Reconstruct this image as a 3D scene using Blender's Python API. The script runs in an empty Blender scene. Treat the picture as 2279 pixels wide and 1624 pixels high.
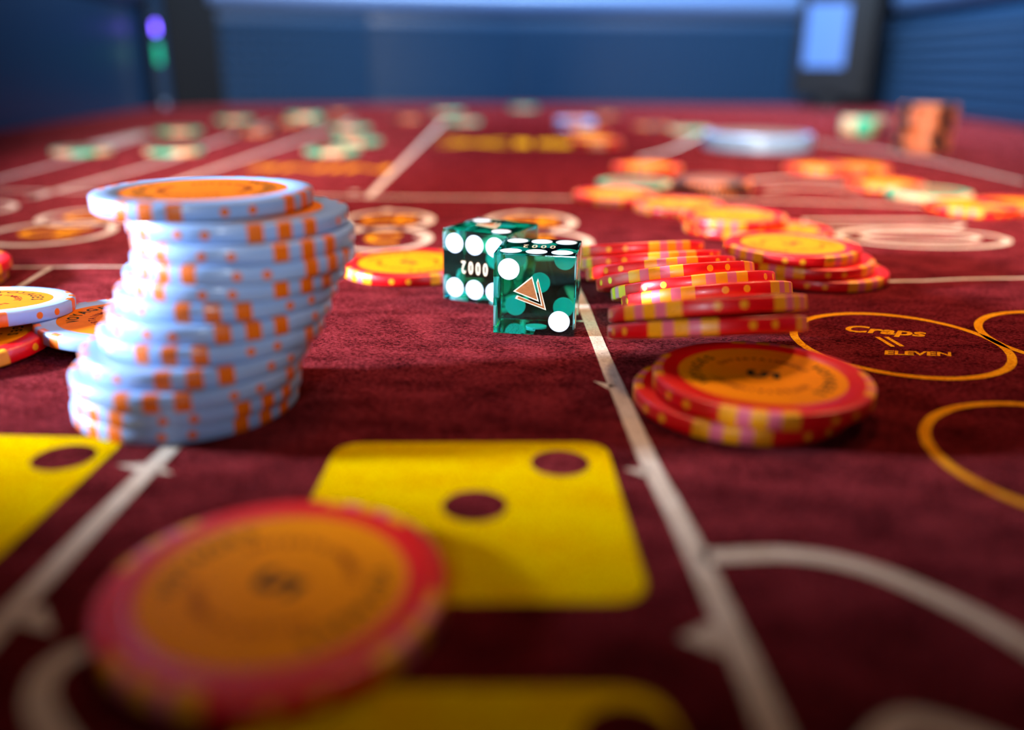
import bpy, bmesh, math, random
from mathutils import Vector, Matrix, Euler
random.seed(7)
MM = 0.001
PI = math.pi
scene = bpy.context.scene
COL = scene.collection

# ------------------------------------------------------------------ camera
F_PX, PITCH, ROLL, CAM_H = 1900.0, math.radians(19.375), math.radians(0.443), 59.67 * MM
cp, sp = math.cos(PITCH), math.sin(PITCH)
cr, sr = math.cos(ROLL), math.sin(ROLL)
R0, U0, FW = Vector((1, 0, 0)), Vector((0, sp, cp)), Vector((0, cp, -sp))
RV, UV = R0 * cr + U0 * sr, -R0 * sr + U0 * cr
CAM = Vector((0, 0, CAM_H))
cd = bpy.data.cameras.new('camera')
cam = bpy.data.objects.new('camera', cd)
COL.objects.link(cam)
cam.matrix_world = Matrix(((RV.x, UV.x, -FW.x, 0), (RV.y, UV.y, -FW.y, 0), (RV.z, UV.z, -FW.z, CAM_H), (0, 0, 0, 1)))
cd.sensor_width = 36.0
cd.lens = 36.0 * F_PX / 2279.0
cd.clip_start = 0.005
cd.clip_end = 20
cd.dof.use_dof = True
cd.dof.focus_distance = 0.1965
cd.dof.aperture_fstop = 5.2
scene.camera = cam

def ray(px, py):
    x, y = px - 1139.5, py - 812.0
    return (FW * F_PX + RV * x - UV * y).normalized()
def at(px, py, z=0.0):
    """point of the plane at height z (mm) seen at that place of the photograph"""
    d = ray(px, py)
    t = (z * MM - CAM_H) / d.z
    return CAM + d * t
def at_depth(px, py, zc):
    d = ray(px, py)
    return CAM + d * (zc * MM / d.dot(FW))

# ------------------------------------------------------------------ world, lights, exposure
w = bpy.data.worlds.new('world')
scene.world = w
w.use_nodes = True
w.node_tree.nodes['Background'].inputs[0].default_value = (0.10, 0.16, 0.30, 1)
w.node_tree.nodes['Background'].inputs[1].default_value = 0.04

def area(name, loc, target, size, power, color, sy=None):
    l = bpy.data.lights.new(name, 'AREA')
    l.shape = 'RECTANGLE' if sy else 'DISK'
    l.size = size
    if sy: l.size_y = sy
    l.energy = power
    l.color = color
    o = bpy.data.objects.new(name, l)
    COL.objects.link(o)
    o.location = loc
    o.rotation_euler = (Vector(target) - Vector(loc)).to_track_quat('-Z', 'Y').to_euler()
    return o
def spot(name, loc, target, power, color, angle, radius, blend=1.0):
    l = bpy.data.lights.new(name, 'SPOT')
    l.energy = power
    l.color = color
    l.spot_size = math.radians(angle)
    l.spot_blend = blend
    l.shadow_soft_size = radius
    o = bpy.data.objects.new(name, l)
    COL.objects.link(o)
    o.location = loc
    o.rotation_euler = (Vector(target) - Vector(loc)).to_track_quat('-Z', 'Y').to_euler()
    return o
spot('cool_key_lamp', (-0.34, 0.160, 0.085), (0.0, 0.215, 0.0), 30.0, (0.60, 0.77, 1.0), 47, 0.014)
spot('warm_table_lamp', (0.32, 0.36, 0.42), (0.10, 0.35, 0.0), 10.0, (1.0, 0.62, 0.34), 58, 0.045, 0.9)
spot('cool_front_fill', (-0.06, -0.17, 0.13), (0.01, 0.24, 0.02), 3.4, (0.80, 0.88, 1.0), 26, 0.025)  # weak fill added behind the camera to whiten the dice fronts
spot('left_front_lamp', (-0.06, -0.15, 0.14), (-0.25, 0.95, 0.02), 78.0, (1.0, 0.94, 0.90), 27, 0.025)
spot('right_front_lamp', (0.06, -0.15, 0.14), (0.30, 0.95, 0.02), 50.0, (1.0, 0.82, 0.64), 26, 0.025)
spot('warm_ceiling_lamp', (0.04, 0.62, 0.85), (0.03, 0.41, 0.0), 50.0, (1.0, 0.66, 0.40), 41, 0.12)
area('blue_far_lamp', (0.05, 0.95, 0.55), (0.05, 1.43, 0.15), 0.6, 11.0, (0.46, 0.70, 1.0), 0.12)
area('blue_right_fill', (0.12, 0.75, 0.50), (0.56, 1.05, 0.08), 0.12, 15.0, (0.48, 0.72, 1.0))  # extra fill, added only to brighten the right wall
spot('violet_side_lamp', (-0.62, 0.74, 0.45), (-0.20, 0.52, 0.0), 26.0, (0.66, 0.60, 1.0), 48, 0.06)

scene.view_settings.view_transform = 'Standard'
scene.view_settings.look = 'None'
scene.view_settings.exposure = 0.25
scene.view_settings.gamma = 1.0
scene.view_settings.use_curve_mapping = False
scene.cycles.use_denoising = True
scene.cycles.max_bounces = 14
scene.cycles.transmission_bounces = 14
scene.cycles.glossy_bounces = 6
scene.cycles.diffuse_bounces = 3
scene.cycles.sample_clamp_indirect = 8.0

# ------------------------------------------------------------------ materials
def lin(c):
    return tuple(((v / 255) / 12.92 if v / 255 <= 0.04045 else ((v / 255 + 0.055) / 1.055) ** 2.4) for v in c)
def mat(name, rgb, rough=0.5, metal=0.0, spec=0.5, coat=0.0, emit=None, estr=0.0, var=0.06, vscale=400.0, bump=0.0, bscale=1500.0, sheen=0.0, sheen_tint=None):
    m = bpy.data.materials.new(name)
    m.use_nodes = True
    nt = m.node_tree
    b = nt.nodes['Principled BSDF']
    c = lin(rgb)
    b.inputs['Roughness'].default_value = rough
    b.inputs['Metallic'].default_value = metal
    b.inputs['Specular IOR Level'].default_value = spec
    b.inputs['Coat Weight'].default_value = coat
    b.inputs['Coat Roughness'].default_value = 0.12
    tc = nt.nodes.new('ShaderNodeTexCoord')
    n = nt.nodes.new('ShaderNodeTexNoise')
    n.inputs['Scale'].default_value = vscale
    n.inputs['Detail'].default_value = 4
    nt.links.new(tc.outputs['Object'], n.inputs['Vector'])
    mx = nt.nodes.new('ShaderNodeMix')
    mx.data_type = 'RGBA'
    mx.inputs[6].default_value = tuple(v * (1 - var) for v in c) + (1,)
    mx.inputs[7].default_value = tuple(min(1, v * (1 + var)) for v in c) + (1,)
    nt.links.new(n.outputs['Fac'], mx.inputs[0])
    nt.links.new(mx.outputs[2], b.inputs['Base Color'])
    if sheen:
        b.inputs['Sheen Weight'].default_value = sheen
        b.inputs['Sheen Roughness'].default_value = 0.45
        b.inputs['Sheen Tint'].default_value = tuple(sheen_tint or (1, 1, 1)) + (1,)
    if emit:
        b.inputs['Emission Color'].default_value = lin(emit) + (1,)
        b.inputs['Emission Strength'].default_value = estr
    if bump:
        n2 = nt.nodes.new('ShaderNodeTexNoise')
        n2.inputs['Scale'].default_value = bscale
        n2.inputs['Detail'].default_value = 5
        n2.inputs['Roughness'].default_value = 0.7
        nt.links.new(tc.outputs['Object'], n2.inputs['Vector'])
        bp = nt.nodes.new('ShaderNodeBump')
        bp.inputs['Strength'].default_value = 1.0
        bp.inputs['Distance'].default_value = bump
        nt.links.new(n2.outputs['Fac'], bp.inputs['Height'])
        nt.links.new(bp.outputs['Normal'], b.inputs['Normal'])
    return m

def felt_mat(name, dark, light, sheen, tint):
    m = bpy.data.materials.new(name)
    m.use_nodes = True
    nt = m.node_tree
    b = nt.nodes['Principled BSDF']
    b.inputs['Roughness'].default_value = 0.95
    b.inputs['Specular IOR Level'].default_value = 0.0
    b.inputs['Sheen Weight'].default_value = sheen
    b.inputs['Sheen Roughness'].default_value = 0.38
    b.inputs['Sheen Tint'].default_value = tint + (1,)
    tc = nt.nodes.new('ShaderNodeTexCoord')
    mp = nt.nodes.new('ShaderNodeMapping')
    mp.inputs['Rotation'].default_value = (0, 0, 0.5)
    mp.inputs['Scale'].default_value = (1.0, 1.7, 1.0)
    nt.links.new(tc.outputs['Object'], mp.inputs['Vector'])
    n = nt.nodes.new('ShaderNodeTexNoise')       # fibres
    n.inputs['Scale'].default_value = 1050
    n.inputs['Detail'].default_value = 5
    n.inputs['Roughness'].default_value = 0.75
    n.inputs['Distortion'].default_value = 0.6
    nt.links.new(mp.outputs['Vector'], n.inputs['Vector'])
    big = nt.nodes.new('ShaderNodeTexNoise')     # brushed patches of nap
    big.inputs['Scale'].default_value = 90
    big.inputs['Detail'].default_value = 5
    nt.links.new(mp.outputs['Vector'], big.inputs['Vector'])
    ad = nt.nodes.new('ShaderNodeMath'); ad.operation = 'MULTIPLY_ADD'
    ad.inputs[1].default_value = 0.35
    nt.links.new(big.outputs['Fac'], ad.inputs[0])
    nt.links.new(n.outputs['Fac'], ad.inputs[2])
    rp = nt.nodes.new('ShaderNodeValToRGB')
    rp.color_ramp.elements[0].position = 0.56
    rp.color_ramp.elements[0].color = lin(dark) + (1,)
    rp.color_ramp.elements[1].position = 0.78
    rp.color_ramp.elements[1].color = lin(light) + (1,)
    nt.links.new(ad.outputs[0], rp.inputs[0])
    nt.links.new(rp.outputs[0], b.inputs['Base Color'])
    mr = nt.nodes.new('ShaderNodeMapRange')
    mr.inputs['From Min'].default_value = 0.56
    mr.inputs['From Max'].default_value = 0.80
    mr.inputs['To Min'].default_value = 0.10 * sheen
    mr.inputs['To Max'].default_value = 1.2 * sheen
    nt.links.new(ad.outputs[0], mr.inputs['Value'])
    nt.links.new(mr.outputs[0], b.inputs['Sheen Weight'])
    bp = nt.nodes.new('ShaderNodeBump')
    bp.inputs['Strength'].default_value = 1.0
    bp.inputs['Distance'].default_value = 0.0007
    nt.links.new(n.outputs['Fac'], bp.inputs['Height'])
    nt.links.new(bp.outputs['Normal'], b.inputs['Normal'])
    return m

M = {}
M['felt'] = felt_mat('maroon_felt', (20, 0, 1), (110, 9, 8), 0.58, (1.0, 0.16, 0.18))
M['print_white'] = felt_mat('white_print_on_felt', (212, 180, 154), (244, 218, 194), 0.10, (1, 0.9, 1))
M['print_yellow'] = felt_mat('yellow_print_on_felt', (240, 172, 0), (255, 214, 0), 0.0, (1, 0.9, 0.5))
M['print_gold'] = felt_mat('gold_print_on_felt', (222, 124, 8), (250, 168, 22), 0.05, (1, 0.8, 0.4))
M['red'] = mat('red_chip_clay', (222, 3, 10), 0.36, coat=0.10, bump=0.00002, bscale=3000)
M['yellow'] = mat('yellow_chip_inlay', (244, 150, 4), 0.42, coat=0.05)
M['pink'] = mat('pink_chip_inlay', (228, 96, 112), 0.42, coat=0.05)
M['white'] = mat('pale_blue_chip_clay', (150, 178, 222), 0.38, coat=0.15, bump=0.00002, bscale=3000)
M['orange'] = mat('orange_chip_inlay', (236, 106, 6), 0.40, coat=0.15)
M['green'] = mat('green_chip_clay', (0, 176, 132), 0.34, coat=0.25)
M['peach'] = mat('peach_chip_inlay', (250, 176, 130), 0.38, coat=0.2)
M['black'] = mat('black_chip_clay', (16, 18, 30), 0.32, coat=0.25)
M['tangerine'] = mat('tangerine_chip_inlay', (244, 130, 66), 0.38, coat=0.2)
M['label_red'] = mat('golden_chip_label', (240, 140, 0), 0.55, spec=0.08, var=0.10, vscale=250)
M['label_white'] = mat('orange_chip_label', (224, 112, 0), 0.55, spec=0.1, var=0.18, vscale=350)
M['label_green'] = mat('ochre_chip_label', (130, 66, 20), 0.5)
M['ink_olive'] = mat('olive_label_ink', (44, 40, 6), 0.6, spec=0.1)
M['ink_maroon'] = mat('maroon_label_ink', (110, 18, 2), 0.6, spec=0.1)
M['ink_green'] = mat('dark_green_label_ink', (14, 34, 24), 0.6, spec=0.1)
M['pip'] = mat('white_pip_paint', (222, 222, 230), 0.45, var=0.01)
M['foil'] = mat('copper_foil', (196, 120, 66), 0.42, metal=0.65, var=0.25, vscale=900, bump=0.00006, bscale=2500)
M['foil_edge'] = mat('pale_foil_edge', (250, 224, 190), 0.35, metal=0.2)
M['rubber'] = mat('dark_blue_rubber', (22, 46, 70), 0.36, spec=0.35)
M['rail'] = mat('dark_padded_vinyl', (80, 104, 142), 0.36, spec=0.6, bump=0.0002, bscale=300)
M['dark'] = mat('black_lacquer', (5, 6, 10), 0.5, spec=0.15)
M['silver'] = mat('brushed_silver', (140, 168, 204), 0.30, metal=0.1)
M['puck_face'] = mat('brown_puck_face', (120, 84, 60), 0.5)
M['frame'] = mat('charcoal_plastic', (7, 8, 14), 0.5, spec=0.15)
M['screen'] = mat('backlit_blue_glass', (40, 70, 120), 0.3, emit=(86, 134, 206), estr=0.62)
M['refl_violet'] = mat('violet_reflection', (90, 70, 200), 0.3, emit=(116, 84, 255), estr=9.0)  # this and the green one glow in place of LED reflections
M['refl_green'] = mat('green_reflection', (0, 90, 70), 0.3, emit=(0, 130, 100), estr=3.0)
M['lens'] = mat('grey_button', (150, 160, 180), 0.25)

def dice_glass():
    m = bpy.data.materials.new('green_celluloid')
    m.use_nodes = True
    nt = m.node_tree
    nt.nodes.clear()
    out = nt.nodes.new('ShaderNodeOutputMaterial')
    g = nt.nodes.new('ShaderNodeBsdfGlass')
    g.inputs['Roughness'].default_value = 0.0
    g.inputs['IOR'].default_value = 1.49
    g.inputs['Color'].default_value = (0.93, 1.0, 0.99, 1)
    tc = nt.nodes.new('ShaderNodeTexCoord')
    n = nt.nodes.new('ShaderNodeTexNoise')
    n.inputs['Scale'].default_value = 700
    nt.links.new(tc.outputs['Object'], n.inputs['Vector'])
    bp = nt.nodes.new('ShaderNodeBump')
    bp.inputs['Distance'].default_value = 0.000004
    nt.links.new(n.outputs['Fac'], bp.inputs['Height'])
    nt.links.new(bp.outputs['Normal'], g.inputs['Normal'])
    va = nt.nodes.new('ShaderNodeVolumeAbsorption')
    va.inputs['Color'].default_value = (0.0, 0.94, 0.865, 1)
    va.inputs['Density'].default_value = 180.0
    nt.links.new(g.outputs[0], out.inputs['Surface'])
    nt.links.new(va.outputs[0], out.inputs['Volume'])
    return m
M['glass'] = dice_glass()

# ------------------------------------------------------------------ mesh helpers
def to_mesh(name, verts, faces, mats, midx=None, smooth=False):
    me = bpy.data.meshes.new(name)
    me.from_pydata([tuple(v) for v in verts], [], faces)
    for m in mats: me.materials.append(m)
    if midx:
        me.polygons.foreach_set('material_index', midx)
    if smooth:
        me.polygons.foreach_set('use_smooth', [True] * len(me.polygons))
    me.update()
    return me
class MB:
    def __init__(self): self.v, self.f, self.mi = [], [], []
    def add(self, verts, faces, mi=0):
        o = len(self.v)
        self.v += [tuple(v) for v in verts]
        self.f += [tuple(i + o for i in f) for f in faces]
        self.mi += [mi] * len(faces)
        return self
    def mesh(self, name, mats, smooth=False):
        return to_mesh(name, self.v, self.f, mats, self.mi, smooth)
def auto_smooth(me, angle=35):
    bm = bmesh.new(); bm.from_mesh(me)
    for f in bm.faces: f.smooth = True
    for e in bm.edges:
        if len(e.link_faces) == 2 and e.calc_face_angle(0) > math.radians(angle): e.smooth = False
    bm.to_mesh(me); bm.free()
    return me
def link(name, data, parent=None, loc=(0, 0, 0), rot=(0, 0, 0)):
    o = bpy.data.objects.new(name, data)
    COL.objects.link(o)
    if parent: o.parent = parent
    o.location = loc
    o.rotation_euler = rot
    return o
def tag(o, label, cat=None, group=None, kind=None):
    if label: o['label'] = label
    if cat: o['category'] = cat
    if group: o['group'] = group
    if kind: o['kind'] = kind
    return o

_glyphs = {}
def text_geo(s):
    """triangles of flat lettering, unit size, centred"""
    if s in _glyphs: return _glyphs[s]
    cu = bpy.data.curves.new('lettering', 'FONT')
    cu.body = s; cu.size = 1.0; cu.align_x = 'CENTER'; cu.align_y = 'CENTER'
    cu.resolution_u = 3
    cu.offset = 0.0 if s in '02' else 0.03
    cu.shear = 0.35 if s in ('Craps', 'ELEVEN') else 0.0
    o = bpy.data.objects.new('lettering', cu)
    COL.objects.link(o)
    bpy.context.view_layer.update()
    me = o.to_mesh()
    res = ([v.co.copy() for v in me.vertices], [tuple(p.vertices) for p in me.polygons])
    o.to_mesh_clear()
    bpy.data.objects.remove(o)
    bpy.data.curves.remove(cu)
    _glyphs[s] = res
    return res
def put_text(mb, s, size, mx, mi=0, sx=1.0):
    vs, fs = text_geo(s)
    mb.add([mx @ Vector((v.x * size * sx, v.y * size, 0)) for v in vs], fs, mi)
def ring_text(mb, s, r, size, mid_deg, z, mi, step=None):
    step = step or math.degrees(size * 0.80 / r)
    n = len(s)
    for i, ch in enumerate(s):
        if ch == ' ': continue
        a = math.radians(mid_deg - (i - (n - 1) / 2) * step)
        mx = Matrix.Translation((r * math.cos(a), r * math.sin(a), z)) @ Matrix.Rotation(a - PI / 2, 4, 'Z')
        put_text(mb, ch, size, mx, mi)

# ------------------------------------------------------------------ casino chips
RC, TC = 19.75, 3.10            # radius and thickness in mm
REC, LAB = 15.5, 15.1         # label recess and label radius
def prof(off=0.0):
    R, h = RC + off, TC / 2 + off
    return [(R - 0.75, h), (R - 0.25, h - 0.12), (R, h - 0.42), (R, 0), (R, -h + 0.42), (R - 0.25, -h + 0.12), (R - 0.75, -h)]
def body_mesh(kind):
    mb = MB(); N = 96
    pr = [(REC - 0.35, TC / 2 - 0.22), (REC, TC / 2)] + prof() + [(REC, -TC / 2), (REC - 0.35, -TC / 2 + 0.22)]
    v, f = [], []
    for i in range(N):
        a = 2 * PI * i / N
        for r, z in pr: v.append((r * math.cos(a) * MM, r * math.sin(a) * MM, (z + TC / 2) * MM))
    k = len(pr)
    for i in range(N):
        j = (i + 1) % N
        for q in range(k - 1): f.append((i * k + q, i * k + q + 1, j * k + q + 1, j * k + q))
    f.append(tuple(i * k for i in range(N)))
    f.append(tuple((N - 1 - i) * k + k - 1 for i in range(N)))
    f = [tuple(reversed(q)) if len(q) == 4 else q for q in f]
    mb.add(v, f)
    me = mb.mesh('chip_body_' + kind, [M[kind]])
    bm = bmesh.new(); bm.from_mesh(me); bmesh.ops.recalc_face_normals(bm, faces=bm.faces); bm.to_mesh(me); bm.free()
    return auto_smooth(me, 50)
def wedge(mb, a0, a1, mi, rin=None, off=0.02, n=3):
    pr = prof(off)
    rin = rin if rin is not None else RC - 1.7
    pr = [(rin, TC / 2 + off)] + pr + [(rin, -TC / 2 - off)]
    k = len(pr); v, f = [], []
    for i in range(n + 1):
        a = math.radians(a0 + (a1 - a0) * i / n)
        for r, z in pr: v.append((r * math.cos(a) * MM, r * math.sin(a) * MM, (z + TC / 2) * MM))
    for i in range(n):
        for q in range(k - 1): f.append((i * k + q, (i + 1) * k + q, (i + 1) * k + q + 1, i * k + q + 1))
    # closed ends and inside so the inlay is a solid
    for i, rev in ((0, False), (n, True)):
        t = tuple(i * k + q for q in range(k))
        f.append(tuple(reversed(t)) if rev else t)
    mb.add(v, f, mi)
def dot_mesh(m):
    mb = MB(); n = 14; v = []
    for r, x in ((0.80, RC - 0.3), (0.80, RC + 0.02), (0.6, RC + 0.045)):
        for i in range(n):
            a = 2 * PI * i / n
            v.append((x * MM, r * math.cos(a) * MM, (TC / 2 + r * math.sin(a)) * MM))
    f = []
    for q in range(2):
        for i in range(n):
            j = (i + 1) % n
            f.append((q * n + i, q * n + j, (q + 1) * n + j, (q + 1) * n + i))
    f.append(tuple(2 * n + i for i in range(n)))
    mb.add(v, f)
    me = mb.mesh('chip_dot', [m])
    return me
def label_mesh(kind):
    mb = MB(); N = 64
    z = TC / 2 - 0.19
    mb.add([(LAB * math.cos(2 * PI * i / N), LAB * math.sin(2 * PI * i / N), z) for i in range(N)], [tuple(range(N))], 0)
    if kind == 'red':
        ring_text(mb, 'VOYAGES', 11.9, 3.0, 90, z + .02, 1)
        ring_text(mb, 'VOYAGES', 11.9, 3.0, 270, z + .02, 1)
        ring_text(mb, 'ENTERTAINMENT', 8.7, 1.9, 0, z + .02, 2)
        ring_text(mb, 'ENTERTAINMENT', 8.7, 1.9, 180, z + .02, 2)
        put_text(mb, '5', 8.0, Matrix.Translation((0, 0, z + .02)), 3, 1.15)
    elif kind == 'white':
        ring_text(mb, 'VOYAGES', 11.7, 3.4, 120, z + .02, 1)
        ring_text(mb, 'VOYAGES', 11.7, 3.4, 300, z + .02, 1)
        ring_text(mb, 'ENTERTAINMENT', 7.8, 2.1, 150, z + .02, 2)
        ring_text(mb, 'ENTERTAINMENT', 7.8, 2.1, 330, z + .02, 2)
    mb.v = [(a * MM, b * MM, (c + TC / 2) * MM) for a, b, c in mb.v]
    lab = {'red': 'label_red', 'white': 'label_white', 'green': 'label_green', 'black': 'label_green'}[kind]
    return mb.mesh('chip_label_' + kind, [M[lab], M['ink_olive'], M['ink_maroon'], M['ink_green']])
CH = {}
for kind in ('red', 'white', 'green', 'black'):
    d = {'body': body_mesh(kind), 'label': label_mesh(kind), 'spots': [], 'dots': []}
    mb = MB()
    if kind == 'red':
        a = -19.5
        for wd, mi in ((9, 0), (6.5, 1), (8, 0), (6.5, 1), (9, 0)):
            wedge(mb, a, a + wd, mi); a += wd
        d['spots'] = [(mb.mesh('chip_stripe', [M['yellow'], M['pink']]), k * 90) for k in range(4)]
        dm = dot_mesh(M['yellow'])
        d['dots'] = [(dm, k * 90 + s) for k in range(4) for s in (38, 52)]
    elif kind == 'white':
        wedge(mb, -3.9, 3.9, 0, RC - 1.5)
        me = mb.mesh('chip_block', [M['orange']])
        d['spots'] = [(me, k * 90 + s) for k in range(4) for s in (-14.5, 0, 14.5)]
        dm = dot_mesh(M['orange'])
        d['dots'] = [(dm, k * 90 + s) for k in range(4) for s in (38, 52)]
    elif kind == 'green':
        wedge(mb, -22, 22, 0, n=7)
        me = mb.mesh('chip_patch', [M['peach']])
        d['spots'] = [(me, k * 90) for k in range(4)]
    else:
        wedge(mb, -30, 30, 0, n=8)
        me = mb.mesh('chip_patch', [M['tangerine']])
        d['spots'] = [(me, k * 90) for k in range(4)]
    for me, _ in d['spots'][:1]: auto_smooth(me, 50)
    CH[kind] = d
SPOT = {'red': 'striped_edge_patch', 'white': 'edge_block', 'green': 'edge_patch', 'black': 'edge_patch'}
def chip(kind, pos, rz, label, group=None, tilt=(0, 0), dots=True):
    """pos = centre of the underside; tilt = (back edge down, left side down) in degrees"""
    e = bpy.data.objects.new('casino_chip', None)
    e.empty_display_size = 0.01
    COL.objects.link(e)
    rot = (Matrix.Rotation(math.radians(-tilt[1]), 3, 'Y') @ Matrix.Rotation(math.radians(-tilt[0]), 3, 'X') @ Matrix.Rotation(math.radians(rz), 3, 'Z'))
    e.rotation_euler = rot.to_euler()
    e.location = pos
    tag(e, label, 'chip', group)
    d = CH[kind]
    link('body', d['body'], e)
    link('label', d['label'], e)
    link('label', d['label'], e, (0, 0, TC * MM), (PI, 0, 0))
    for me, a in d['spots']: link(SPOT[kind], me, e, rot=(0, 0, math.radians(a)))
    if dots:
        for me, a in d['dots']: link('edge_dot', me, e, rot=(0, 0, math.radians(a)))
    return e
NAMES = {'red': 'red chip with yellow and pink striped edge', 'white': 'pale blue chip with orange edge blocks',
         'green': 'green chip with peach edge patches', 'black': 'black chip with orange edge patches'}

# ------------------------------------------------------------------ table bed and felt
table = bpy.data.objects.new('craps_table_bed', None)
COL.objects.link(table)
tag(table, 'maroon felt bed of the craps table with white and yellow printed layout', 'table')
fx0, fx1, fy0, fy1 = -0.56, 0.66, -0.15, 1.50
mb = MB()
mb.add([(fx0, fy0, 0), (fx1, fy0, 0), (fx1, fy1, 0), (fx0, fy1, 0), (fx0, fy0, -.02), (fx1, fy0, -.02), (fx1, fy1, -.02), (fx0, fy1, -.02)],
       [(0, 1, 2, 3), (7, 6, 5, 4), (0, 4, 5, 1), (1, 5, 6, 2), (2, 6, 7, 3), (3, 7, 4, 0)])
link('felt', mb.mesh('felt', [M['felt']]), table)

def g2(px, py):
    p = at(px, py); return Vector((p.x, p.y))
def spline(pts, n=8):
    out = []
    P = [pts[0]] + list(pts) + [pts[-1]]
    for i in range(1, len(P) - 2):
        a, b, c, d = P[i - 1], P[i], P[i + 1], P[i + 2]
        for k in range(n):
            t = k / n
            out.append(0.5 * ((2 * b) + (c - a) * t + (2 * a - 5 * b + 4 * c - d) * t * t + (3 * b - a - 3 * c + d) * t ** 3))
    out.append(pts[-1])
    return out
ZP = 0.08 * MM
def stroke_geo(mb, P, width, closed=False, z=ZP, rag=0.0):
    n = len(P); v = []
    for i in range(n):
        a = P[(i - 1) % n] if (closed or i > 0) else P[i]
        b = P[(i + 1) % n] if (closed or i < n - 1) else P[i]
        t = (b - a).normalized(); nn = Vector((-t.y, t.x))
        w0 = width * MM / 2 * (1 + random.uniform(-rag, rag)); w1 = width * MM / 2 * (1 + random.uniform(-rag, rag))
        v += [(*(P[i] + nn * w0), z), (*(P[i] - nn * w1), z)]
    m = n if closed else n - 1
    f = [(2 * i, 2 * i + 1, 2 * ((i + 1) % n) + 1, 2 * ((i + 1) % n)) for i in range(m)]
    f = [tuple(reversed(q)) for q in f]
    mb.add(v, f)
def decal(name, mb, mname, label=None):
    me = mb.mesh(name, [M[mname]])
    bm = bmesh.new(); bm.from_mesh(me)
    for f in bm.faces:
        if f.normal.z < 0: f.normal_flip()
    bm.to_mesh(me); bm.free()
    o = link(name, me, table)
    if label: o['label'] = label
    return o
def line(pxs, width, mname='print_white', label=None, rag=0.0, z=ZP, n=8):
    mb = MB(); stroke_geo(mb, spline([g2(*p) for p in pxs], n), width, z=z, rag=rag)
    return decal('printed_line', mb, mname, label)
def circ(c, rx, ry=None, rot=0, n=72):
    ry = ry or rx
    return [c + Vector((rx * MM * math.cos(a) * math.cos(rot) - ry * MM * math.sin(a) * math.sin(rot), rx * MM * math.cos(a) * math.sin(rot) + ry * MM * math.sin(a) * math.cos(rot))) for a in (2 * PI * i / n for i in range(n))]
def ring(px, py, dia, width, mname, label=None, ry=None, z=ZP, rag=0.0):
    mb = MB(); stroke_geo(mb, circ(g2(px, py), dia / 2 - width / 2, (ry / 2 - width / 2) if ry else None, n=110), width, True, z=z, rag=rag)
    return decal('printed_circle', mb, mname, label)
def disc(px, py, dia, mname, name='printed_pip', z=ZP * 1.5, label=None, ry=None):
    mb = MB(); P = circ(g2(px, py), dia / 2, ry / 2 if ry else None, n=40)
    mb.add([(*p, z) for p in P], [tuple(range(len(P)))])
    return decal(name, mb, mname, label)
def rounded(pts, r):
    out = []
    n = len(pts)
    for i in range(n):
        a, b, c = pts[i - 1], pts[i], pts[(i + 1) % n]
        u, w_ = (a - b).normalized(), (c - b).normalized()
        p0, p1 = b + u * r, b + w_ * r
        for k in range(9):
            t = k / 8
            out.append(p0 * (1 - t) ** 2 + b * 2 * t * (1 - t) + p1 * t * t)
    return out
def spike(px, py, dx, dy, width):
    """little thorn on the edge of a printed rope line, pixel offset from its base"""
    a, b = g2(px, py), g2(px + dx, py + dy)
    t = (b - a).normalized(); nn = Vector((-t.y, t.x)) * width * MM / 2
    mb = MB(); mb.add([(*(a + nn), ZP), (*(b), ZP), (*(a - nn), ZP)], [(0, 1, 2)])
    return decal('printed_thorn', mb, 'print_white')
def text_decal(s, px, py, size, rot_deg, mname, name='printed_lettering', sx=1.0, z=ZP):
    mb = MB(); c = g2(px, py)
    mx = Matrix.Translation((c.x, c.y, z)) @ Matrix.Rotation(math.radians(rot_deg), 4, 'Z')
    put_text(mb, s, size * MM, mx, 0, sx)
    return decal(name, mb, mname)

# cream rope line running past the dice, its branch and thorns
line([(1272, 626), (1296, 676), (1330, 760), (1365, 845), (1402, 930), (1448, 1035), (1500, 1135), (1556, 1248), (1612, 1370), (1665, 1490), (1722, 1624), (1800, 1820)], 3.1, rag=0.03)
line([(1560, 1240), (1640, 1236), (1740, 1233), (1850, 1246), (1960, 1276), (2070, 1322), (2180, 1376), (2290, 1440), (2420, 1530)], 3.1, rag=0.02)
spike(1362, 862, -42, -14, 2.6); spike(1440, 1052, -52, -8, 2.8); spike(1600, 1420, -90, 0, 6.0)
spike(1298, 715, -30, 0, 1.6)
# left rope line
line([(392, 985), (345, 1032), (268, 1110), (190, 1190), (110, 1275), (30, 1360), (-60, 1460)], 3.0, rag=0.02)
spike(315, 1040, -55, -5, 2.4); spike(345, 1045, 40, 10, 2.0); spike(60, 1365, 60, 45, 4.0)
# arcs near the bottom edge
line([(215, 1440), (150, 1462), (105, 1500), (88, 1545), (100, 1600), (150, 1680)], 3.0)
line([(1930, 1690), (1975, 1628), (2030, 1604), (2110, 1622), (2200, 1655), (2300, 1700)], 3.0)
# thin straight lines across
line([(-400, 597), (20, 595), (150, 594), (283, 594), (700, 602), (1100, 612)], 1.5, n=3)
line([(1500, 622), (1980, 626), (2140, 621), (2279, 619), (2500, 617)], 1.5, n=3)
line([(112, 596), (40, 640), (-60, 702)], 1.6, n=3)
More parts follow.
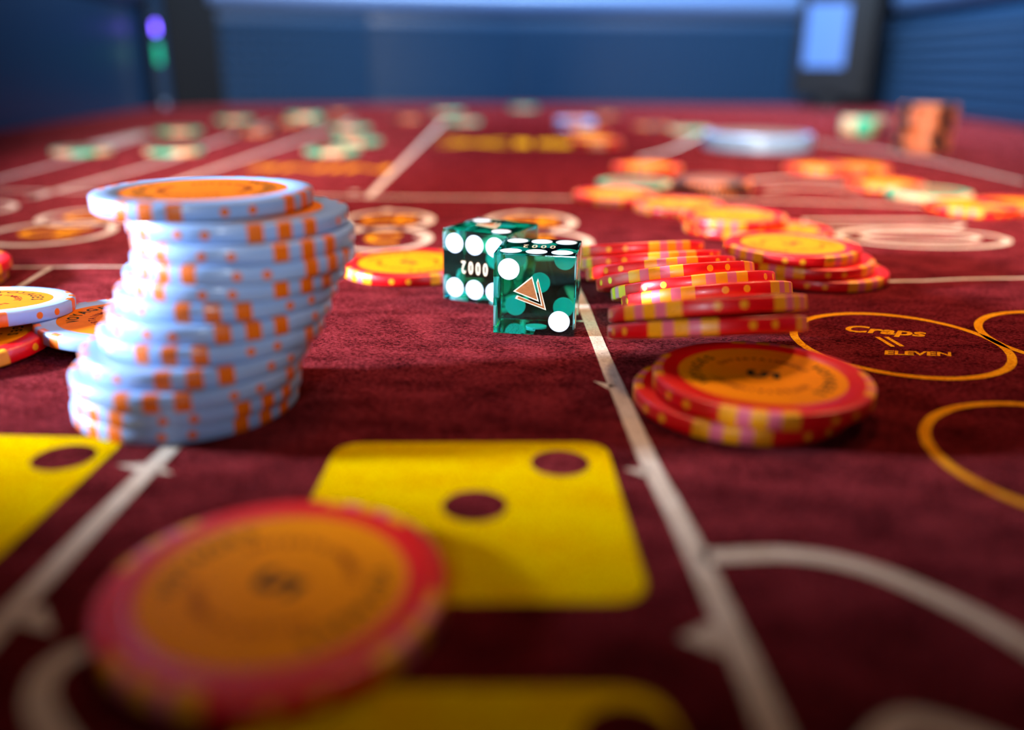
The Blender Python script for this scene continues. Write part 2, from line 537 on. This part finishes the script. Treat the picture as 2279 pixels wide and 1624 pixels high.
# far cross line and the dividers beyond it
line([(-700, 412), (0, 424), (816, 438), (1300, 441), (1700, 447), (2000, 456), (2279, 470), (2700, 495)], 2.6, n=3)
line([(818, 440), (990, 268)], 3.2, n=3)
line([(300, 432), (416, 396), (684, 306), (790, 268)], 4.2, n=3)
line([(80, 438), (95, 433), (368, 359), (463, 322), (600, 275)], 4.2, n=3)
line([(-180, 428), (0, 397), (210, 340), (330, 300)], 3.6, n=3)
line([(1690, 300), (1960, 335), (2279, 405)], 3.0, n=3)
line([(1560, 300), (1500, 330), (1420, 352)], 3.0, n=3)
line([(1640, 405), (1760, 396), (1880, 405)], 4.0, n=4)
line([(1700, 424), (1800, 418), (1920, 428)], 3.0, n=4)
line([(215, 322), (330, 296)], 16.0, 'print_white', n=2)
# chained rings with orange letters
for px, py, dia, ry, t in ((112, 518, 45, 50, 'CE'), (205, 482, 41, 44, 'CE'), (-85, 466, 42, 44, ''), (864, 490, 38, 46, 'CE'), (850, 531, 37, 44, 'C'), (1180, 494, 38, 46, 'CE'), (1206, 538, 37, 44, 'E')):
    ring(px, py, dia, 3.4, 'print_white', ry=ry)
    if t: text_decal(t, px, py, 25, 0, 'print_gold', sx=0.75)
for px, py in ((862, 468), (947, 489), (935, 527), (1160, 474), (1268, 502), (1296, 545), (788, 428)):
    disc(px, py, 4.6, 'print_white', 'printed_dot')
# gold box names far away
text_decal('SIX', 1135, 318, 70, 180, 'print_gold', sx=1.15)
text_decal('NINE', 715, 374, 34, 180, 'print_gold', sx=1.1)
# outlined number 10 lying on its side
c10 = (2052, 529)
ring(2052, 529, 64, 2.9, 'print_white', ry=39)
ring(2048, 528, 45, 2.9, 'print_white', ry=20)
q = [g2(1790, 507), g2(2125, 507), g2(2145, 500), g2(2060, 489), g2(1790, 489)]
mb = MB(); stroke_geo(mb, q, 2.9, True)
decal('printed_numeral', mb, 'print_white')
# yellow ringed bet circles on the right
ring(1998, 762, 47.5, 1.9, 'print_gold', ry=50, rag=0.05)
ring(2424, 757, 47.5, 1.9, 'print_gold', ry=50)
ring(2405, 1022, 47.5, 1.9, 'print_gold', ry=50)
mb = MB(); c = g2(1962, 737)
put_text(mb, 'Craps', 7.6 * MM, Matrix.Translation((c.x, c.y, ZP)) @ Matrix.Rotation(math.radians(-13), 4, 'Z'), 0, 1.0)
decal('printed_lettering', mb, 'print_gold')
line([(1952, 750), (1988, 772)], 1.1, 'print_gold', n=2)
line([(1972, 750), (2008, 771)], 1.1, 'print_gold', n=2)
text_decal('ELEVEN', 2038, 787, 3.9, -3, 'print_gold', sx=1.12)
# big yellow dice printed on the felt
def printed_die(corners, pips, rr=5.0):
    mb = MB(); P = rounded([g2(*c) for c in corners], rr * MM)
    mb.add([(*p, ZP) for p in P], [tuple(range(len(P)))])
    d = decal('printed_die_face', mb, 'print_yellow')
    for px, py, dia in pips: disc(px, py, dia, 'felt')
printed_die([(752, 986), (1348, 984), (1450, 1342), (585, 1342)], [(1246, 1031, 9.3), (1056, 1126, 9.3), (760, 1262, 9.3)])
printed_die([(-360, 960), (285, 976), (-60, 1290), (-900, 1290)], [(142, 1019, 9.6), (-150, 1110, 9.3)], 4.0)
printed_die([(560, 1530), (1475, 1530), (1680, 2050), (380, 2050)], [(1400, 1650, 9.3)], 5.5)

# short stray fibres standing up from the nap, too many to count
def fibres():
    mb = MB(); rnd = random.Random(3)
    v, f = [], []
    for i in range(60000):
        y = rnd.uniform(0.135, 0.30)
        x = rnd.uniform(-0.62, 0.62) * y * 1.05
        a = rnd.gauss(2.6, 0.8); L = rnd.uniform(0.25, 0.75) * MM; wd = rnd.uniform(0.03, 0.06) * MM
        dx, dy = math.cos(a) * L, math.sin(a) * L
        h = rnd.uniform(0.05, 0.40) * MM
        nx, ny = -math.sin(a) * wd, math.cos(a) * wd
        o = len(v)
        v += [(x - nx, y - ny, 0), (x + nx, y + ny, 0), (x + dx, y + dy, h)]
        f.append((o, o + 1, o + 2))
    mb.add(v, f)
    o = link('nap', mb.mesh('nap', [M['felt']]), table)
    o['kind'] = 'stuff'
fibres()

# ------------------------------------------------------------------ table walls (the setting)
WH = 0.128
def wall(name, P, height, mname, pyramids=True, label=None, thick=0.03, pitch=0.0142):
    """P = polyline of the foot of the wall seen from above, felt on its right-hand side normal"""
    mb = MB(); rub = MB()
    for (a, b) in zip(P[:-1], P[1:]):
        a, b = Vector(a), Vector(b)
        t = (b - a).normalized(); nn = Vector((t.y, -t.x))      # towards the felt
        q = [a, b, b - nn * thick, a - nn * thick]
        mb.add([(p.x, p.y, 0.0) for p in q] + [(p.x, p.y, height) for p in q],
               [(0, 1, 5, 4), (1, 2, 6, 5), (2, 3, 7, 6), (3, 0, 4, 7), (4, 5, 6, 7), (3, 2, 1, 0)])
        if pyramids:
            L = (b - a).length; n = max(1, int(L / pitch)); rows = int((height - 0.004) / pitch)
            s = L / n
            for i in range(n):
                for j in range(rows):
                    z0 = 0.003 + j * pitch; g = 0.0006
                    c0 = a + t * (i * s + g); c1 = a + t * ((i + 1) * s - g)
                    m_ = (c0 + c1) / 2 + nn * 0.0085
                    e_ = nn * 0.0004
                    v = [(*(c0 + e_), z0 + g), (*(c1 + e_), z0 + g), (*(c1 + e_), z0 + pitch - g), (*(c0 + e_), z0 + pitch - g), (*m_, z0 + pitch / 2)]
                    rub.add(v, [(0, 1, 4), (1, 2, 4), (2, 3, 4), (3, 0, 4)])
    o = link(name, mb.mesh(name, [M[mname]]))
    o['kind'] = 'structure'
    if pyramids:
        r = link('rubber_pyramids', rub.mesh('rubber_pyramids', [M[mname]]), o)
        r['kind'] = 'stuff'
    bm = bmesh.new(); bm.from_mesh(o.data); bmesh.ops.recalc_face_normals(bm, faces=bm.faces); bm.to_mesh(o.data); bm.free()
    return o
CL = (-0.497, 1.225)
wall('wall_left', [(-0.385, -0.15), (-0.460, 0.79), CL], WH, 'rubber', False)
wall('wall_back', [(-0.418, 1.292), (-0.22, 1.39), (0.0, 1.44), (0.56, 1.44)], WH, 'rubber')
wall('wall_right', [(0.575, 1.41), (0.545, 0.94), (0.50, -0.15)], WH, 'rubber')
def box(mb, c, s, rz=0, mi=0):
    m_ = Matrix.Translation(c) @ Matrix.Rotation(rz, 4, 'Z')
    v = [m_ @ Vector((s[0] * x / 2, s[1] * y / 2, s[2] * z / 2)) for z in (-1, 1) for y in (-1, 1) for x in (-1, 1)]
    mb.add(v, [(0, 2, 3, 1), (4, 5, 7, 6), (0, 1, 5, 4), (2, 6, 7, 3), (0, 4, 6, 2), (1, 3, 7, 5)], mi)
# dark lacquered return panel between the left wall and the rubber back wall
mb = MB(); a, b = Vector((CL[0] + 0.006, CL[1] + 0.01)), Vector((-0.414, 1.288))
mid = (a + b) / 2; ang = math.atan2((b - a).y, (b - a).x)
box(mb, (mid.x - 0.01, mid.y + 0.012, 0.12), ((b - a).length + 0.01, 0.02, 0.24), ang)
o = link('trim_1', mb.mesh('trim_1', [M['dark']])); o['kind'] = 'structure'

# padded rail on top of the walls
def rail(name, P, r, z, label, mname='rail'):
    mb = MB(); n = 16; v, f = [], []
    P = [Vector(p) for p in P]
    for i, p in enumerate(P):
        a = P[max(0, i - 1)]; b = P[min(len(P) - 1, i + 1)]
        t = (b - a).normalized(); nn = Vector((t.y, -t.x))
        for k in range(n):
            an = 2 * PI * k / n
            q = p + nn * r * 1.15 * math.cos(an)
            v.append((q.x, q.y, z + r * 0.75 * math.sin(an)))
    for i in range(len(P) - 1):
        for k in range(n):
            j = (k + 1) % n
            f.append((i * n + k, i * n + j, (i + 1) * n + j, (i + 1) * n + k))
    f += [tuple(range(n)), tuple((len(P) - 1) * n + n - 1 - k for k in range(n))]
    mb.add(v, f)
    me = mb.mesh(name, [M[mname]])
    bm = bmesh.new(); bm.from_mesh(me); bmesh.ops.recalc_face_normals(bm, faces=bm.faces); bm.to_mesh(me); bm.free()
    auto_smooth(me, 60)
    o = link(name, me)
    tag(o, label, 'rail')
    return o
rail('padded_rail', [(-0.44, 1.312), (-0.232, 1.415), (0.0, 1.466), (0.52, 1.466)], 0.034, WH + 0.0255, 'padded blue grey rail along the top of the far wall')
rail('padded_rail', [(-0.412, -0.15), (-0.488, 0.79), (-0.525, 1.225)], 0.034, WH + 0.0255, 'padded blue grey rail along the top of the left wall')
rail('padded_rail', [(0.600, 1.37), (0.572, 0.94), (0.528, -0.15)], 0.034, WH + 0.0255, 'padded blue grey rail along the top of the right wall')

# corner post; coloured LED reflections on it are built as small glowing boxes
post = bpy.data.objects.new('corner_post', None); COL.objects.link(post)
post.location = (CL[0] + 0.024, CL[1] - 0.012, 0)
tag(post, 'slim dark corner post with glowing violet and green reflections at far left', 'post')
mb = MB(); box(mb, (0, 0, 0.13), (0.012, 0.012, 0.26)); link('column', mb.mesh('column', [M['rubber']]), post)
def post_part(name, z, s, mname):
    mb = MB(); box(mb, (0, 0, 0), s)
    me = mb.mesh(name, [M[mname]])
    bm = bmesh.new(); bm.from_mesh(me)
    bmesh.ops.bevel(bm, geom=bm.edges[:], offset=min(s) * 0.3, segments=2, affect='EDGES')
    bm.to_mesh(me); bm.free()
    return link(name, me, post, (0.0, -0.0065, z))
post_part('violet_reflection', 0.102, (0.004, 0.003, 0.014), 'refl_violet')
post_part('green_reflection', 0.070, (0.006, 0.003, 0.026), 'refl_green')
post_part('grey_button', 0.006, (0.005, 0.003, 0.006), 'lens')

# backlit screen hanging at the far right corner
sc = bpy.data.objects.new('backlit_screen', None); COL.objects.link(sc)
p = at_depth(1842, 84, 1230)
sc.location = (p.x, p.y, p.z - 0.064)
sc.rotation_euler = (0, 0, math.radians(-26))
tag(sc, 'small backlit blue screen in a dark frame at the far right corner', 'screen')
mb = MB(); box(mb, (0.010, 0.011, 0.058), (0.105, 0.02, 0.150)); box(mb, (0.010, 0.011, -0.025), (0.03, 0.02, 0.03))
me = mb.mesh('housing', [M['frame']]); link('housing', me, sc)
mb = MB(); box(mb, (-0.002, 0, 0.067), (0.056, 0.004, 0.086)); link('lit_panel', mb.mesh('lit_panel', [M['screen']]), sc)
mb = MB(); box(mb, (0.050, 0.004, 0.08), (0.012, 0.02, 0.20)); link('side_bar', mb.mesh('side_bar', [M['dark']]), sc)

# ------------------------------------------------------------------ dice
S = 19.05 * MM
def die_body():
    bm = bmesh.new()
    bmesh.ops.create_cube(bm, size=S)
    bmesh.ops.bevel(bm, geom=bm.edges[:], offset=0.28 * MM, segments=2, affect='EDGES', profile=0.6)
    me = bpy.data.meshes.new('die_body'); bm.to_mesh(me); bm.free()
    me.materials.append(M['glass'])
    return me
BODY = die_body()
G = 5.95
def pip_mesh():
    mb = MB(); n = 40; r = 2.52 * MM
    v = [(r * math.cos(2 * PI * i / n), r * math.sin(2 * PI * i / n), z) for z in (-0.45 * MM, 0.012 * MM) for i in range(n)]
    f = [tuple(range(n, 2 * n)), tuple(reversed(range(n)))] + [(i, (i + 1) % n, n + (i + 1) % n, n + i) for i in range(n)]
    mb.add(v, f)
    return mb.mesh('pip', [M['pip']])
PIP = pip_mesh()
LAY = {1: [(0, 0)], 2: [(-1, 1), (1, -1)], 3: [(-1, 1), (0, 0), (1, -1)], 4: [(-1, 1), (1, 1), (-1, -1), (1, -1)],
       5: [(-1, 1), (1, 1), (-1, -1), (1, -1), (0, 0)], 6: [(-1, 1), (0, 1), (1, 1), (-1, -1), (0, -1), (1, -1)]}
FACE = {'front': Matrix.Rotation(PI / 2, 4, 'X'), 'back': Matrix.Rotation(PI, 4, 'Z') @ Matrix.Rotation(PI / 2, 4, 'X'),
        'right': Matrix.Rotation(PI / 2, 4, 'Z') @ Matrix.Rotation(PI / 2, 4, 'X'), 'left': Matrix.Rotation(-PI / 2, 4, 'Z') @ Matrix.Rotation(PI / 2, 4, 'X'),
        'top': Matrix.Identity(4), 'bottom': Matrix.Rotation(PI, 4, 'X')}
def extrude_poly(mb, P, z0, z1, mi=0):
    n = len(P)
    mb.add([(x * MM, y * MM, z0 * MM) for x, y in P] + [(x * MM, y * MM, z1 * MM) for x, y in P],
           [tuple(range(n, 2 * n)), tuple(reversed(range(n)))] + [(i, (i + 1) % n, n + (i + 1) % n, n + i) for i in range(n)], mi)
def logo_mesh():
    k = 48.5
    def T(P, gx=1220, gy=985): return [((x - gx) / k, -(y - gy) / k) for x, y in P]
    mb = MB()
    def grow(P, s):
        cx = sum(p[0] for p in P) / len(P); cy = sum(p[1] for p in P) / len(P)
        return [((x - cx) * s + cx, (y - cy) * s + cy) for x, y in P]
    tri = T([(1197, 765), (983, 947), (1278, 1055)])[::-1]
    extrude_poly(mb, grow(tri, 1.0), -0.02, 0.012, 1)
    extrude_poly(mb, grow(tri, 0.84), -0.01, 0.02, 0)
    # chevron: two strokes
    def bar(a, b, c, d, e, f_, mi, z): extrude_poly(mb, T([a, b, c, d, e, f_]), -0.02, z, mi)
    out = [(1262, 785), (1243, 835), (1303, 1088), (1030, 990), (1005, 1028), (1362, 1150)]
    P = T(out)
    mb.add([(x * MM, y * MM, 0.012 * MM) for x, y in P], [(0, 1, 2, 5), (2, 3, 4, 5)], 1)
    inn = [(1264, 815), (1256, 838), (1318, 1102), (1045, 1003), (1032, 1026), (1343, 1132)]
    P = T(inn)
    mb.add([(x * MM, y * MM, 0.022 * MM) for x, y in P], [(0, 1, 2, 5), (2, 3, 4, 5)], 0)
    me = mb.mesh('logo', [M['foil'], M['foil_edge']])
    return me
LOGO = logo_mesh()
def serial_mesh(rot, gap=2.15, size=4.6):
    mb = MB()
    for i, ch in enumerate('0002'):
        mx = Matrix.Rotation(rot, 4, 'Z') @ Matrix.Translation(((i - 1.5) * gap * MM, 0, 0.015 * MM))
        put_text(mb, ch, size * MM * 1.06, mx, 1, 0.62)
        put_text(mb, ch, size * MM, Matrix.Translation((0, 0, 0.008 * MM)) @ mx, 0, 0.60)
    return mb.mesh('serial_number', [M['foil_edge'], M['foil']])
def die(loc, rz, faces, label, serial_face, logo_face, serial_rot, tilt=0.0):
    e = bpy.data.objects.new('die', None); COL.objects.link(e)
    e.location = loc
    e.rotation_euler = (0, tilt, rz)
    tag(e, label, 'die', 'two transparent green dice')
    up = Matrix.Translation((0, 0, S / 2))
    link('cube', BODY, e, (0, 0, S / 2))
    for fn, n in faces.items():
        base = up @ FACE[fn] @ Matrix.Translation((0, 0, S / 2))
        for (x, y) in LAY[n]:
            if fn in ('left', 'right') and n == 6: x, y = y, x
            o = link('pip', PIP, e); o.matrix_local = base @ Matrix.Translation((x * G * MM, y * G * MM, 0))
        if fn == logo_face:
            o = link('logo', LOGO, e); o.matrix_local = base
        if fn == serial_face:
            o = link('serial_number', serial_mesh(serial_rot), e); o.matrix_local = base
    return e
die((6.2 * MM, 200.4 * MM, 0), -0.137, {'front': 2, 'back': 5, 'top': 6, 'bottom': 1, 'right': 4, 'left': 3},
    'transparent green die in front, six white pips on top, triangle logo facing', 'top', 'front', PI, 0.004)
die((-5.9 * MM, 227.5 * MM, 0), -0.453, {'front': 6, 'back': 1, 'top': 2, 'bottom': 5, 'right': 3, 'left': 4},
    'transparent green die behind, turned, six pips and upside-down serial number facing', 'front', 'top', PI, 0.006)

# ------------------------------------------------------------------ tall pale blue stack on the left (bottom to top)
stack = [(-59.8, 147.6), (-58.9, 147.0), (-58.4, 146.2), (-57.2, 148.4), (-55.0, 151.6), (-53.8, 153.2), (-52.8, 155.4), (-51.2, 156.2), (-49.4, 156.2), (-49.4, 157.2), (-50.8, 159.2), (-57.8, 161.6)]
phase = [37, 37, -20, -4, -23, 13, -9.5, 34, 46.5, 30, 20.5, -30]
ORD = ['lowest', 'second', 'third', 'fourth', 'fifth', 'sixth', 'seventh', 'eighth', 'ninth', 'tenth', 'eleventh', 'topmost']
for i, ((x, y), ph) in enumerate(zip(stack, phase)):
    lab = ('pale blue chip with orange blocks, ' + ('lowest' if i == 0 else 'topmost, orange label showing,' if i == 11 else ORD[i] + ' from the bottom') + ' of the tall stack')
    az = math.degrees(math.atan2(x, y))
    chip('white', (x * MM, y * MM, i * (TC + 0.02) * MM), 270 + ph - az, lab, 'pale blue chips in the tall stack')

# ------------------------------------------------------------------ chips lying round it
def flat(kind, cx, cy, z0, rz, label, group=None, tilt=(0, 0), dots=True):
    """cx, cy: where the photograph shows the centre of the upper face"""
    p = at(cx, cy, z0 + TC)
    return chip(kind, (p.x, p.y, z0 * MM), rz, label, group, tilt, dots)
def facing(kind, x, y, z0, phi, label, group=None, tilt=(0, 0)):
    """phi: edge patch centre seen that many degrees right of the chip's nearest point"""
    return chip(kind, (x * MM, y * MM, z0 * MM), 270 + phi - math.degrees(math.atan2(x, y)), label, group, tilt)
facing('red', -27.1, 84.7, 0.1, -43, 'large blurred red chip lying flat in the near left foreground')
facing('red', -31.8, 254.5, 0.1, -52, 'red five chip lying flat behind and left of the dice')
flat('white', 287, 705, 1.2, 50, 'pale blue chip lying flat just left of the tall stack', None, (2, -3))
flat('red', -98, 750, 0.3, 130, 'red chip at left edge under the pale blue chip', None, (-2, 3))
flat('white', -50, 668, 5.2, 118, 'pale blue chip at left edge lying on the red chip', None, (5, -1))
flat('red', -156, 585, 3.4, 70, 'upper red chip of the pair at the far left edge', None)
flat('red', -163, 607, 0.1, 95, 'lower red chip of the pair at the far left edge', None)
facing('red', 46.0, 148.0, TC + 0.15, 1.3, 'upper red chip of the front right pair, gold label up')
facing('red', 42.6, 148.8, 0.1, -2, 'lower red chip of the front right pair')
facing('red', 84.1, 255.0, 2 * TC + 0.3, 48, 'top red five chip of the three-chip pile at right')
facing('red', 87.8, 253.2, TC + 0.2, -18, 'middle red chip of the three-chip pile at right')
facing('red', 91.8, 251.8, 0.1, 45, 'bottom red chip of the three-chip pile at right')
# toppled row, back to front: centre, tilt, turn
row = [(36.4, 250.2, 8.3, 13, 3, 30.8), (38.8, 238.8, 7.6, 14, 4, 19.9), (39.5, 225.1, 8.1, 17, 5, 10.3), (41.1, 212.6, 8.9, 18.5, 6, -11.2), (44.0, 204.4, 8.5, 18.5, 6, 21.7), (45.6, 196.3, 8.3, 18.5, 5, -23.6), (39.4, 168.3, 12.8, 18, 4, -30), (39.3, 166.8, 9.3, 18, 3, -11)]
NTH = ['backmost', 'second from the back', 'third from the back', 'fourth from the back', 'fifth from the back', 'sixth from the back', 'second from the front', 'frontmost']
for (x, y, z, t, b, phi), nth in zip(row, NTH):
    rot = (Matrix.Rotation(math.radians(-b), 3, 'Y') @ Matrix.Rotation(math.radians(-t), 3, 'X'))
    n = rot @ Vector((0, 0, 1))
    chip('red', Vector((x, y, z)) * MM - n * TC / 2 * MM, 270 + phi - math.degrees(math.atan2(x, y)), 'tilted red chip with striped edge, ' + nth + ' in the toppled row', 'red chips in the toppled row', (t, b))

# ------------------------------------------------------------------ far chips; front = where the photograph shows the foot of the near edge
def far(kind, cx, yb, rz, label, n=1, group=None, jit=0.0):
    p = at(cx, yb)
    az = math.degrees(math.atan2(p.x, p.y))
    for k in range(n):
        jx = random.uniform(-jit, jit) * MM; jy = random.uniform(-jit, jit) * MM
        lab = label if n == 1 else label + ', ' + ('lowest' if k == 0 else 'topmost' if k == n - 1 else ORD[k] + ' from the bottom')
        chip(kind, (p.x + jx, p.y + RC * MM + jy, k * (TC + 0.02) * MM), rz - az + random.uniform(-jit, jit) * 6, lab, group, dots=(kind == 'red'))
FG = 'scattered chips on the far felt'
far('green', 153, 347, 225, 'green chip with peach patches, nearest the left wall on the far felt')
far('green', 364, 346, 290, 'green chip with peach patches, front one of two below the corner post')
far('green', 380, 299, 272, 'green chip with peach patches, close below the corner post')
far('green', 508, 272, 270, 'small blurred green chip before the dark corner panel')
far('black', 555, 301, 272, 'black chip with orange patch, in front of the dark corner panel')
far('black', 640, 278, 265, 'dim black chip with orange patch left of the two-chip pile on the far felt')
far('green', 667, 270, 268, 'green chip of the small pile left of centre by the back wall', 2, None, 1.0)
far('black', 746, 256, 270, 'black chip with orange patch close to the back wall, above the green group')
far('green', 770, 292, 262, 'green chip at the back of the three chips left of the white divider')
far('green', 785, 323, 262, 'green chip in the middle of the three chips left of the white divider')
far('green', 727, 347, 272, 'green chip at the front of the three chips left of the white divider')
far('black', 906, 270, 270, 'lone black chip with round orange patch near the back wall')
far('green', 995, 254, 250, 'green chip by the back wall just behind the divider end')
far('green', 1026, 277, 285, 'bright green chip at the far end of the white divider')
far('green', 1165, 244, 268, 'small green chip touching the back wall at the middle')
far('white', 1283, 290, 270, 'bright pale blue chip in the far middle pile', 3, 'pale blue chips in the far middle pile', 1.2)
far('red', 1308, 304, 262, 'red chip leaning the far middle pile, right behind the pink chips')
far('red', 1330, 334, 272, 'far red chip before the pale blue pile', 2, None, 1.5)
far('black', 1352, 262, 270, 'black chip with orange patch behind the pale blue pile')
far('black', 1460, 288, 232, 'dim chip on the far felt right of the pale blue pile')
far('green', 1545, 297, 236, 'green and peach chip left of the silver puck')
far('green', 1938, 304, 228, 'green chip in the short far right stack', 5, 'green chips in the short far right stack', 1.0)
far('black', 2078, 342, 262, 'orange patched black chip in the tall far right stack', 11, 'chips in the tall far right stack', 1.6)
far('red', 1845, 390, 268, 'red chip with pink stripes right below the silver puck')
far('red', 1935, 388, 230, 'dim red chip beside the one below the silver puck')
far('green', 2108, 452, 248, 'green chip in front of the tall far right stack, green patches showing')
far('red', 2005, 430, 265, 'red chip left of the green one, in front of the tall far right stack')
far('red', 2215, 486, 265, 'red chip by the right edge of the picture')
far('red', 2330, 484, 250, 'red chip cut off by the right edge of the picture')
# spill of chips behind the three-chip pile
far('red', 1447, 402, 262, 'red chip of the far end of the spill, behind the green one', 2, None, 1.2)
far('green', 1425, 429, 244, 'green chip sitting on the spill between red chips')
far('red', 1380, 459, 262, 'red chip at the left end of the spill')
p0 = at(1600, 440)
far('black', 1605, 438, 270, 'black chip with peach patch in the middle of the spill', 2, None, 1.5)
far('red', 1530, 484, 215, 'red chip with white glare left of the spill centre')
flat('red', 1633, 476, TC + 0.2, 250, 'red chip with its gold label up at the centre of the spill')
flat('red', 1640, 496, 0.1, 262, 'red chip partly under the gold-labelled one in the spill')
flat('red', 1728, 506, 0.1, 300, 'red chip touching the back of the three-chip pile')

# ------------------------------------------------------------------ silver puck
pk = bpy.data.objects.new('dealer_puck', None); COL.objects.link(pk)
p = at(1716, 343)
pk.location = (p.x, p.y + 0.040, 0)
tag(pk, 'wide silver puck with brown face lying on the far felt', 'puck')
def lathe(name, pr, mname, N=72):
    v, f = [], []
    for i in range(N):
        a = 2 * PI * i / N
        for r, z in pr: v.append((r * MM * math.cos(a), r * MM * math.sin(a), z * MM))
    k = len(pr)
    for i in range(N):
        j = (i + 1) % N
        for q in range(k - 1): f.append((i * k + q, j * k + q, j * k + q + 1, i * k + q + 1))
    f += [tuple(i * k for i in reversed(range(N))), tuple(i * k + k - 1 for i in range(N))]
    me = to_mesh(name, v, f, [M[mname]])
    bm = bmesh.new(); bm.from_mesh(me); bmesh.ops.recalc_face_normals(bm, faces=bm.faces); bm.to_mesh(me); bm.free()
    return auto_smooth(me, 40)
link('rim', lathe('rim', [(39, 0), (40.5, 1), (40.5, 5), (39.6, 5.6), (39.6, 6.4), (40.5, 7), (40.5, 11), (39.5, 12), (36, 12)], 'silver'), pk)
link('face', lathe('face', [(35.6, 11.6), (35.6, 12.2), (34.8, 12.4)], 'puck_face'), pk)
